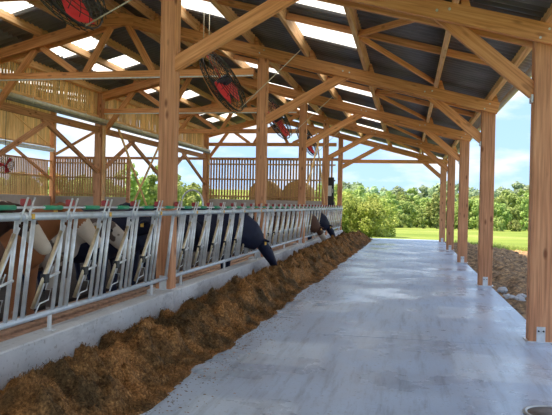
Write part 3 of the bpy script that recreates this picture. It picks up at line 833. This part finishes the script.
o = [x for x in COL.objects if x.get('label', '').startswith('small looking red')][0]
cyl('hanger', (-17.2, 25.5, 3.42), (-17.2, 25.5, 6.3), .015, M_BLACK, o, 6)

# ------------------------------------------------------------------ silage heap
def vnoise(P, sc, seed):
    return np.array([mnoise.noise((p[0] * sc + seed, p[1] * sc, seed * .7)) for p in P])
def build_feed():
    ys = np.concatenate([np.arange(2.4, 12, .028), np.arange(12, 32.2, .06)])
    nu = 56
    us = np.linspace(0, 1, nu)
    V = np.zeros((len(ys), nu, 3))
    for i, y in enumerate(ys):
        xe = -1.96 + .016 * (y - 4.6) + .10 * mnoise.noise((y * .9, 3.1, 0)) + .07 * mnoise.noise((y * 3.1, 7.7, 0))
        if y > 12: xe = min(xe, -1.60 + .05 * mnoise.noise((y * .7, 0, 2)))
        hr = .27 + .10 * mnoise.noise((y * .55, 1.3, 5)) + .07 * mnoise.noise((y * 1.7, 9.3, 1))
        hc = .09 + .07 * mnoise.noise((y * .8, 4.3, 8)) + .06 * mnoise.noise((y * 2.6, 2.3, 8))
        if 14 < y < 29: hr += .08 * min(1, (y - 14) / 3); hc += .06 * min(1, (y - 14) / 3)
        for j, u in enumerate(us):
            x = -3.025 + (xe + 3.025) * u
            ridge = math.exp(-((u - .48) / .30) ** 2)
            edge = min(1, (1 - u) / .28) ** .7
            h = (hc * (1 - u) ** 2 * 1.0 + hr * ridge) * edge
            h += edge * (.10 * mnoise.noise((x * 3.4, y * 3.4, 1)) + .085 * mnoise.noise((x * 7, y * 7, 4)) + .034 * mnoise.noise((x * 19, y * 19, 6)) + .018 * mnoise.noise((x * 47, y * 47, 6)))
            # clods torn loose from the silo face
            cl = mnoise.noise((x * 5.5 + 3, y * 5.5, 11)) - .18
            if cl > 0: h += edge * min(.085, cl * .42)
            V[i, j] = (x, y, max(h, -.01 if u > .97 else .004))
    ny = len(ys)
    VV = V.reshape(-1, 3)
    I = (np.arange(ny - 1)[:, None] * nu + np.arange(nu - 1)[None]).ravel()
    F = np.stack([I, I + 1, I + nu + 1, I + nu], -1)
    # loose stems: thin 3D slivers strewn over the heap
    rg = np.random.default_rng(5)
    n = 60000
    w = np.where(ys < 12, 1.0 * .028, .45 * .06); w = w / w.sum()
    ii = rg.choice(ny, n, p=w); jj = rg.integers(0, nu - 1, n)
    c = V[ii, jj] + np.stack([rg.uniform(-.012, .012, n), rg.uniform(-.02, .02, n), rg.uniform(0, .018, n)], -1)
    d = rg.normal(0, 1, (n, 3)); d[:, 2] *= .5; d /= np.linalg.norm(d, axis=1)[:, None]
    L = rg.uniform(.012, .04, n)[:, None]; wd = rg.uniform(.0015, .0035, n)[:, None]
    s = np.cross(d, [0, 0, 1.0]); s /= np.linalg.norm(s, axis=1)[:, None] + 1e-9
    up = np.cross(s, d)
    q = np.stack([c - d * L - s * wd, c - d * L + s * wd, c + d * L + s * wd, c + d * L - s * wd], 1)
    q[:, :, 2] += .002
    # strewn crumbs on the slab beside the heap
    V2 = np.concatenate([VV, q.reshape(-1, 3)])
    base = len(VV) + np.arange(n) * 4
    F2 = np.concatenate([F, np.stack([base, base + 1, base + 2, base + 3], -1)])
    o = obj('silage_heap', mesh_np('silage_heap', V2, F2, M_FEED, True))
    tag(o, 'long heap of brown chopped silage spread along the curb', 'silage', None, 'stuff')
build_feed()
def build_crumbs():
    rg = np.random.default_rng(9); n = 1500
    y = rg.uniform(4, 20, n) ; x = -1.9 + .016 * (y - 4.6) + np.abs(rg.normal(0, .22, n)) - .05
    m = x < 1.5; x, y = x[m], y[m]; n = len(x)
    r = rg.uniform(.002, .006, n); a = rg.uniform(0, 6.28, n); L = r * rg.uniform(1, 3, n)
    ca, sa = np.cos(a), np.sin(a)
    V = []
    for (u, v, z) in ((-1, -.5, 0), (1, -.5, 0), (1, .5, 0), (-1, .5, 0), (0, 0, .9)):
        V.append(np.stack([x + L * u * ca - r * v * 2 * sa, y + L * u * sa + r * v * 2 * ca, .0005 + r * z], -1))
    V = np.stack(V, 1).reshape(-1, 3); b = np.arange(n) * 5
    F = np.concatenate([np.stack([b + i, b + (i + 1) % 4, b + 4], -1) for i in range(4)])
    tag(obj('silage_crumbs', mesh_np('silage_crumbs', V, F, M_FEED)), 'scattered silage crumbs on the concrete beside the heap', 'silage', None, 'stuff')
build_crumbs()

# drain cover at the lower right corner of the slab
dr = empty('drain_cover', (1.13, 5.42, 0), 'round grey drain cover at the lower right corner of the picture', 'drain cover')
V, F = lathe_local([(.14, .0), (.20, .002), (.205, .012), (.19, .018), (.175, .014), (.172, .008)], 28)
obj('rim', mesh_py('rim', V, F[:-2], M_GUTTER, True), Matrix.Translation((1.13, 5.42, 0)), dr)
V, F = lathe_local([(.17, .002), (.17, .010), (.02, .011)], 28)
obj('lid', mesh_py('lid', V, F, plain('rusty_iron', (0.20, 0.17, 0.15), .7, .3, .3, 14), True), Matrix.Translation((1.13, 5.42, 0)), dr)

# ------------------------------------------------------------------ dirt strip and rubble on the right
def build_dirt():
    xs = np.linspace(1.73, 7.0, 90); ys = np.linspace(3, 34, 330)
    V = np.zeros((len(ys), len(xs), 3))
    for i, y in enumerate(ys):
        for j, x in enumerate(xs):
            lim = 2.6 + (31.5 - y) * .52 + .35 * mnoise.noise((x * 1.2, y * .8, 2))
            k = min(1, max(0, (lim - x) / .7))
            h = -.05 + .07 * mnoise.noise((x * 1.3, y * 1.1, 0)) + .10 * mnoise.noise((x * 4, y * 3, 3)) + .05 * mnoise.noise((x * 10, y * 10, 3))
            h += .10 * math.exp(-((x - 2.7) / .6) ** 2)
            V[i, j] = (x, y, h * k - .28 * (1 - k))
    nx, ny = len(xs), len(ys)
    I = (np.arange(ny - 1)[:, None] * nx + np.arange(nx - 1)[None]).ravel()
    F = np.stack([I, I + 1, I + nx + 1, I + nx], -1)
    tag(obj('dirt_strip', mesh_np('dirt_strip', V.reshape(-1, 3), F, M_DIRT, True)), 'strip of bare brown earth beside the slab on the right', 'dirt', None, 'stuff')
    return lambda x, y: V[int(np.clip((y - 3) / 31 * 329, 0, 329)), int(np.clip((x - 1.73) / 5.27 * 89, 0, 89)), 2]
dirt_z = build_dirt()
def build_weeds():
    rg = np.random.default_rng(17); n = 9000
    y = rg.uniform(5, 32, n); x = 2.45 + (31.5 - y) * .52 + np.abs(rg.normal(0, .55, n)) - .25
    m = (x > 1.9) & (x < 9); x, y = x[m], y[m]; n = len(x)
    h = rg.uniform(.08, .30, n); a = rg.uniform(0, 6.28, n); w = rg.uniform(.008, .02, n); z = np.full(n, -.24)
    lx, ly = np.cos(a), np.sin(a); bx, by = rg.normal(0, .08, n), rg.normal(0, .08, n)
    P = [(x - lx * w, y - ly * w, z), (x + lx * w, y + ly * w, z), (x + lx * w * .7 + bx * .5, y + ly * w * .7 + by * .5, z + h * .7 + .06), (x - lx * w * .7 + bx * .5, y - ly * w * .7 + by * .5, z + h * .7 + .06), (x + bx, y + by, z + h + .08)]
    V = np.stack([np.stack(p, -1) for p in P], 1).reshape(-1, 3); b = np.arange(n) * 5
    F = np.concatenate([np.stack([b, b + 1, b + 2], -1), np.stack([b, b + 2, b + 3], -1), np.stack([b + 3, b + 2, b + 4], -1)])
    tag(obj('rough_grass', mesh_np('rough_grass', V, F, M_LEAFB)), 'rough green grass tufts between the bare earth and the meadow', 'grass', None, 'stuff')
build_weeds()
def stone(name, loc, r, seed, lab, group):
    rg = random.Random(seed)
    V, F = lathe_local([(.35, -.55), (.85, -.4), (1.0, .0), (.8, .45), (.35, .6)], 7)
    V = [Vector((x * r * rg.uniform(.8, 1.2), y * r * rg.uniform(.8, 1.2), z * r * rg.uniform(.8, 1.2))) for x, y, z in V]
    o = obj(name, mesh_py(name, V, F, M_STONE), Matrix.Translation(loc) @ Matrix.Rotation(rg.uniform(0, 6), 4, 'Z') @ Matrix.Rotation(rg.uniform(-.5, .5), 4, 'X'))
    return tag(o, lab, 'stone', group)
rb = random.Random(11)
for i in range(11):
    x = 2.05 + rb.uniform(-.22, .28); y = 12.6 + rb.uniform(-.7, .7)
    r = rb.uniform(.05, .10)
    stone('rubble_stone', (x, y, dirt_z(x, y) + r * .35), r, i, 'pale rubble stone heaped beside the slab near the right column', 'pale rubble stones by the slab')

# ------------------------------------------------------------------ trees
def leaf_cloud(n_clusters, per, env, size, seed, core=True):
    """crown: leaf quads gathered in clusters that fill an uneven envelope"""
    rg = np.random.default_rng(seed)
    C = []
    while len(C) < n_clusters:
        p = rg.uniform(-1, 1, 3)
        rr = np.linalg.norm(p)
        if rr > 1 or rr < .35: continue
        C.append(p)
    C = np.array(C)
    C = C * np.array(env) * (1 + .12 * np.sin(C[:, :1] * 5 + seed))
    rad = rg.uniform(.16, .30, n_clusters) * max(env[:2])
    Vq = []; n = n_clusters * per
    d = rg.normal(0, 1, (n, 3)); d /= np.linalg.norm(d, axis=1)[:, None]
    c = np.repeat(C, per, 0) + d * np.repeat(rad, per)[:, None] * rg.uniform(.6, 1.05, n)[:, None]
    nn = d + rg.normal(0, .55, (n, 3)) + np.array([0, 0, .3]); nn /= np.linalg.norm(nn, axis=1)[:, None]
    t = np.cross(nn, rg.normal(0, 1, (n, 3))); t /= np.linalg.norm(t, axis=1)[:, None]
    b = np.cross(nn, t); s = size * rg.uniform(.6, 1.3, n)[:, None]
    q = np.stack([c - t * s, c - b * s * .6, c + t * s, c + b * s * .6], 1).reshape(-1, 3)
    F = (np.arange(n)[:, None] * 4 + np.arange(4)[None])
    return q, F
def tree_mesh(key, mat, n_clusters, per, env, size, seed):
    q, F = leaf_cloud(n_clusters, per, env, size, seed)
    q[:, 2] += env[2]
    return mesh_np('crown', q, F, mat)
TREES = [tree_mesh('a', M_LEAF, 46, 60, (3.4, 3.4, 4.6), .36, 1), tree_mesh('b', M_LEAF, 46, 60, (4.2, 4.0, 4.0), .38, 2),
         tree_mesh('c', M_LEAF, 40, 60, (2.6, 2.6, 5.2), .34, 3), tree_mesh('d', M_LEAF, 50, 60, (4.6, 4.4, 4.6), .38, 4)]
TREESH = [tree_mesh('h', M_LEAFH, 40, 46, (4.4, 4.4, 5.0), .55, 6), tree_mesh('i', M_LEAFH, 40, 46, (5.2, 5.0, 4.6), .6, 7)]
def trunk_mesh():
    V, F = loft([(0, 0, -.4), (.03, 0, 1), (-.04, .05, 2.4), (.06, .02, 4)], [.24, .18, .15, .08], 8)
    parts = [(V, F)]
    for a in (0.4, 2.3, 4.4):
        parts.append(loft([(0, 0, 1.6), (.6 * math.cos(a), .6 * math.sin(a), 2.6), (1.3 * math.cos(a), 1.3 * math.sin(a), 3.6)], [.09, .06, .03], 6))
    V, F = join_vf(parts)
    return mesh_py('trunk', V, F, M_BARK, True)
TRUNK = trunk_mesh()
def tree(x, y, s, crown, lab, group, rz, name='deciduous_tree', zoff=0, sz=1.0):
    z = ground_z(x, y) + zoff
    M = Matrix.Translation((x, y, z)) @ Matrix.Rotation(rz, 4, 'Z')
    e = bpy.data.objects.new(name, None); place(e, M); tag(e, lab, 'tree', group)
    obj('crown', crown, M @ Matrix.Diagonal((s, s, s * sz, 1)), e)
    obj('trunk', TRUNK, M @ Matrix.Diagonal((s, s, s, 1)), e)
    return e
rt = random.Random(21)
def polar(deg, D):
    a = math.radians(deg); return D * math.sin(a), D * math.cos(a)
# belt of wood beyond the meadow (angles from the alley axis, right positive)
deg = -9.0
while deg < 17.5:
    D = rt.uniform(104, 116)
    x, y = polar(deg, D)
    s = rt.uniform(.44, .62)
    tree(x, y, s, TREES[rt.randrange(4)], 'green deciduous tree in the front row of the wood beyond the meadow', 'front trees of the wood beyond the meadow', rt.uniform(0, 6))
    deg += rt.uniform(.9, 1.5)
deg = -9.5
while deg < 18:
    D = rt.uniform(124, 138); x, y = polar(deg, D)
    tree(x, y, rt.uniform(.66, .80), TREES[rt.randrange(4)], 'taller green tree in the second row of the wood beyond the meadow', 'second row trees of the wood', rt.uniform(0, 6))
    deg += rt.uniform(.9, 1.6)
deg = -10
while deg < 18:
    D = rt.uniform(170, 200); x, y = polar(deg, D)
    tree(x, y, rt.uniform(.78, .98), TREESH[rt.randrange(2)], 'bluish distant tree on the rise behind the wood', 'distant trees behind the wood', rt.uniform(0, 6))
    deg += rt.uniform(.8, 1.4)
# low hedge shrubs at the foot of the wood
deg = -6
while deg < 17:
    D = rt.uniform(96, 102); x, y = polar(deg, D)
    tree(x, y, rt.uniform(.2, .34), TREES[rt.randrange(4)], 'low shrub at the meadow edge in front of the wood', 'shrubs along the meadow edge', rt.uniform(0, 6), 'shrub', -.3)
    deg += rt.uniform(.9, 1.9)
# trees behind the barn on the left, seen through the open end
deg = -33
while deg < -5:
    D = rt.uniform(58, 72); x, y = polar(deg, D)
    s = rt.uniform(.48, .60)
    if deg > -18: s *= .55
    tree(x, y, s, TREES[rt.randrange(4)], 'light green tree close behind the open end of the barn', 'trees behind the barn end', rt.uniform(0, 6))
    deg += rt.uniform(2.3, 3.4)
deg = -36
while deg < -8:
    D = rt.uniform(80, 95); x, y = polar(deg, D)
    tree(x, y, rt.uniform(.66, .78) * (.5 if deg > -19 else 1), TREES[rt.randrange(4)], 'tall tree in the row behind those at the barn end', 'taller trees behind the barn end', rt.uniform(0, 6))
    deg += rt.uniform(2.5, 3.6)
# big rounded bush beside the exit of the alley
q, F = leaf_cloud(60, 150, (1.75, 1.6, 1.45), .085, 31)
q[:, 2] += 1.15
x, y = -2.9, 41.0
e = empty('rounded_bush', (x, y, ground_z(x, y)), 'big rounded light green bush beside the far exit of the alley', 'bush')
obj('foliage', mesh_np('foliage', q, F, M_LEAFB), Matrix.Translation((x, y, ground_z(x, y))), e)
V, F2 = loft([(0, 0, -.2), (.02, 0, .6), (0, .05, 1.6)], [.09, .07, .03], 7)
obj('stem', mesh_py('stem', V, F2, M_BARK, True), Matrix.Translation((x, y, ground_z(x, y))), e)
q, F = leaf_cloud(55, 120, (1.9, 1.7, 1.5), .1, 32); q[:, 2] += 1.2
bm2 = mesh_np('foliage', q, F, M_LEAFB)
for (x, y, s, lab) in ((-5.2, 43.5, 1.12, 'light green bush half hidden behind the last fence post'), (-2.0, 46.0, .85, 'smaller bush just right of the big rounded bush')):
    e = empty('rounded_bush', (x, y, ground_z(x, y)), lab, 'bush')
    obj('foliage', bm2, Matrix.Translation((x, y, ground_z(x, y))) @ Matrix.Diagonal((s, s, s, 1)), e)
    obj('stem', mesh_py('stem', V, F2, M_BARK, True), Matrix.Translation((x, y, ground_z(x, y))), e)

# ------------------------------------------------------------------ cows
def cow_mesh(pose):
    """one continuous body; local +x forward, z up from the hooves"""
    parts = []
    # trunk
    xs = [-1.02, -.95, -.75, -.45, -.05, .30, .55, .72, .80]
    zc = [1.08, 1.07, 1.04, .98, .94, .95, .98, 1.02, 1.05]
    ru = [.12, .24, .34, .40, .43, .42, .38, .30, .18]
    rs_ = [.10, .22, .29, .32, .35, .33, .29, .23, .13]
    parts.append(loft([(x, 0, z) for x, z in zip(xs, zc)], [(a, b) for a, b in zip(rs_, ru)], 16))
    if pose == 'up':
        neck = [(.58, 0, 1.10), (.82, 0, 1.20), (1.02, 0, 1.30), (1.14, 0, 1.36)]
        nr = [(.19, .30), (.14, .22), (.115, .17), (.11, .15)]
        hd = [(1.10, 0, 1.42), (1.20, 0, 1.36), (1.33, 0, 1.24), (1.46, 0, 1.10), (1.55, 0, 1.00), (1.585, 0, .965)]
    elif pose == 'level':
        neck = [(.58, 0, 1.08), (.84, 0, 1.12), (1.06, 0, 1.14), (1.20, 0, 1.15)]
        nr = [(.19, .29), (.14, .21), (.115, .17), (.11, .15)]
        hd = [(1.17, 0, 1.21), (1.27, 0, 1.15), (1.40, 0, 1.03), (1.52, 0, .90), (1.60, 0, .80), (1.63, 0, .765)]
    else:
        neck = [(.56, 0, 1.06), (.78, .04, 1.00), (.98, .15, .87), (1.12, .31, .72)]
        nr = [(.22, .33), (.20, .32), (.17, .28), (.13, .19)]
        hd = [(1.10, .33, .76), (1.19, .43, .65), (1.27, .58, .50), (1.33, .73, .35), (1.36, .83, .25), (1.37, .87, .20)]
    parts.append(loft(neck, nr, 14))
    hr = [(.075, .07), (.115, .12), (.105, .125), (.08, .095), (.078, .075), (.055, .05)]
    parts.append(loft(hd, hr, 14))
    H0 = Vector(hd[0]); H1 = Vector(hd[1]); ax = (Vector(hd[3]) - H0).normalized(); side = Vector((0, 0, 1)).cross(ax).normalized()
    upn = ax.cross(side) * -1
    upn = side.cross(ax) * -1 if (side.cross(ax)).z < 0 else side.cross(ax)
    for s in (-1, 1):
        b = H0 + ax * .03 + side * s * .07
        parts.append(loft([b, b + side * s * .09 + upn * .03, b + side * s * .17 + upn * .01, b + side * s * .215 - upn * .02], [(.03, .03), (.055, .03), (.05, .025), (.02, .015)], 8))
    # legs: front (straight, low wrist) and hind (stifle forward, hock back)
    for s in (-1, 1):
        parts.append(loft([(.52, s * .19, .95), (.55, s * .20, .72), (.56, s * .19, .46), (.555, s * .19, .40), (.55, s * .19, .16), (.56, s * .19, .09), (.59, s * .19, .0)], [.15, .105, .065, .068, .045, .055, .068], 10))
        parts.append(loft([(-.72, s * .20, 1.00), (-.60, s * .22, .74), (-.72, s * .21, .54), (-.80, s * .20, .42), (-.76, s * .20, .18), (-.75, s * .20, .09), (-.70, s * .20, .0)], [.21, .15, .085, .062, .046, .055, .068], 10))
    parts.append(loft([(-.35, 0, .64), (-.50, 0, .58), (-.62, 0, .62)], [(.14, .10), (.17, .13), (.12, .10)], 10))
    parts.append(loft([(-.98, 0, 1.26), (-1.06, 0, 1.20), (-1.10, 0, .95), (-1.09, 0, .60), (-1.09, 0, .45)], [.05, .036, .03, .03, .045], 8))
    V, F = join_vf(parts)
    me = mesh_py('body_raw', V, F)
    o = bpy.data.objects.new('tmp', me); COL.objects.link(o)
    m = o.modifiers.new('r', 'REMESH'); m.mode = 'VOXEL'; m.voxel_size = .026
    s = o.modifiers.new('s', 'SMOOTH'); s.iterations = 4; s.factor = .5
    dg = bpy.context.evaluated_depsgraph_get(); dg.update()
    ev = bpy.data.meshes.new_from_object(o.evaluated_get(dg))
    bpy.data.objects.remove(o, do_unlink=True)
    ev.polygons.foreach_set('use_smooth', [True] * len(ev.polygons))
    ev.name = 'cow_body'
    return ev, [Vector(h) for h in hd], side, upn, ax
COWS = {p: cow_mesh(p) for p in ('up', 'level', 'eat')}
Ve, Fe = lathe_local([(.004, -.02), (.014, -.014), (.02, 0), (.014, .014), (.004, .02)], 10)
EYEM = mesh_py('eye', Ve, Fe, M_EYE, True)
def cow(x, y, ang, pose, coat, lab, group, tagcol=None, face=None, z=.09, s=1.0, ff=.5):
    src, hd, side, upn, ax = COWS[pose]
    me = src.copy(); me.materials.clear(); me.materials.append(coat)
    if face: me.materials.append(face)
    if face:
        a = hd[1] + (hd[2] - hd[1]) * ff
        idx = []
        for p in me.polygons:
            v = Vector(p.center) - a
            idx.append(1 if v.dot(ax) > 0 and v.length < .6 and p.center.x > .9 else 0)
        me.polygons.foreach_set('material_index', idx)
    M = Matrix.Translation((x, y, z)) @ Matrix.Rotation(ang, 4, 'Z') @ Matrix.Scale(s, 4)
    o = obj('cow', me, M); tag(o, lab, 'cow', group)
    for sg in (-1, 1):
        p = hd[1] + (hd[2] - hd[1]) * .55 + side * sg * .098 + upn * .045
        obj('eye', EYEM, M @ Matrix.Translation(p), o)
        p2 = hd[0] + ax * .05 + side * sg * .19 - upn * .03
        if tagcol:
            b = box('ear_tag', (-.025, -.004, -.035), (.025, .004, .03), tagcol, None, .002)
            COL.objects.unlink(b); place(b, M @ Matrix.Translation(p2) @ side.to_track_quat('Y', 'Z').to_matrix().to_4x4(), o)
    return o
G = 'cows behind the feed fence'
cow(-5.12, 5.15, 0.05, 'up', M_COAT_BROWN, 'brown and white cow at the left edge behind the nearest fence panel', G, M_YELLOW)
cow(-5.15, 5.98, 0.04, 'up', M_COAT_DARK, 'dark brown cow with a white muzzle behind the nearest fence panel', G, M_YELLOW, M_FACE, ff=1.5)
cow(-5.12, 7.15, -0.03, 'up', M_COAT_TAN, 'tan cow with a white face behind the nearest fence panel', G, M_YELLOW, M_FACE, ff=1.3)
cow(-5.18, 8.05, 0.02, 'level', M_COAT_GREY, 'greyish white cow standing left of the big post', G, M_YELLOW)
cow(-5.12, 9.5, -0.02, 'level', M_COAT_BLACK, 'black cow just right of the big post, behind the fence', G, M_YELLOW)
cow(-5.15, 10.35, 0.03, 'up', M_COAT_BLACK, 'second black cow right of the big post, behind the fence', G, M_YELLOW)
cow(-5.10, 11.15, 0.0, 'level', M_COAT_BLACK, 'third black cow right of the big post, next to the eating one', G, M_YELLOW)
cow(-4.02, 12.22, 0.06, 'eat', M_COAT_BLACK, 'large black cow with its neck through the fence eating silage in mid picture', 'cows eating through the fence', M_YELLOW, None, .10, 1.03)
cow(-4.05, 21.2, 0.05, 'eat', M_COAT_BROWN, 'brown cow with a white face eating through the far fence', 'cows eating through the fence', M_YELLOW, M_FACE, .10)
cow(-4.0, 23.4, 0.0, 'eat', M_COAT_BLACK, 'black cow eating through the fence near its far end', 'cows eating through the fence', M_YELLOW, None, .10)
cow(-7.4, 9.3, 1.2, 'up', M_COAT_BROWN, 'brown pied cow standing further back in the pen on the left', 'cows further back in the pen')
cow(-6.6, 12.2, 2.6, 'level', M_COAT_TAN, 'tan cow standing further back in the pen', 'cows further back in the pen')
cow(-7.3, 14.6, -.5, 'up', M_COAT_BLACK, 'black cow with raised head further back, left of the big post', 'cows further back in the pen')
cow(-5.6, 17.5, 0.3, 'level', M_COAT_PIED, 'black and white cow in the pen behind the middle fence panels', 'cows further back in the pen')
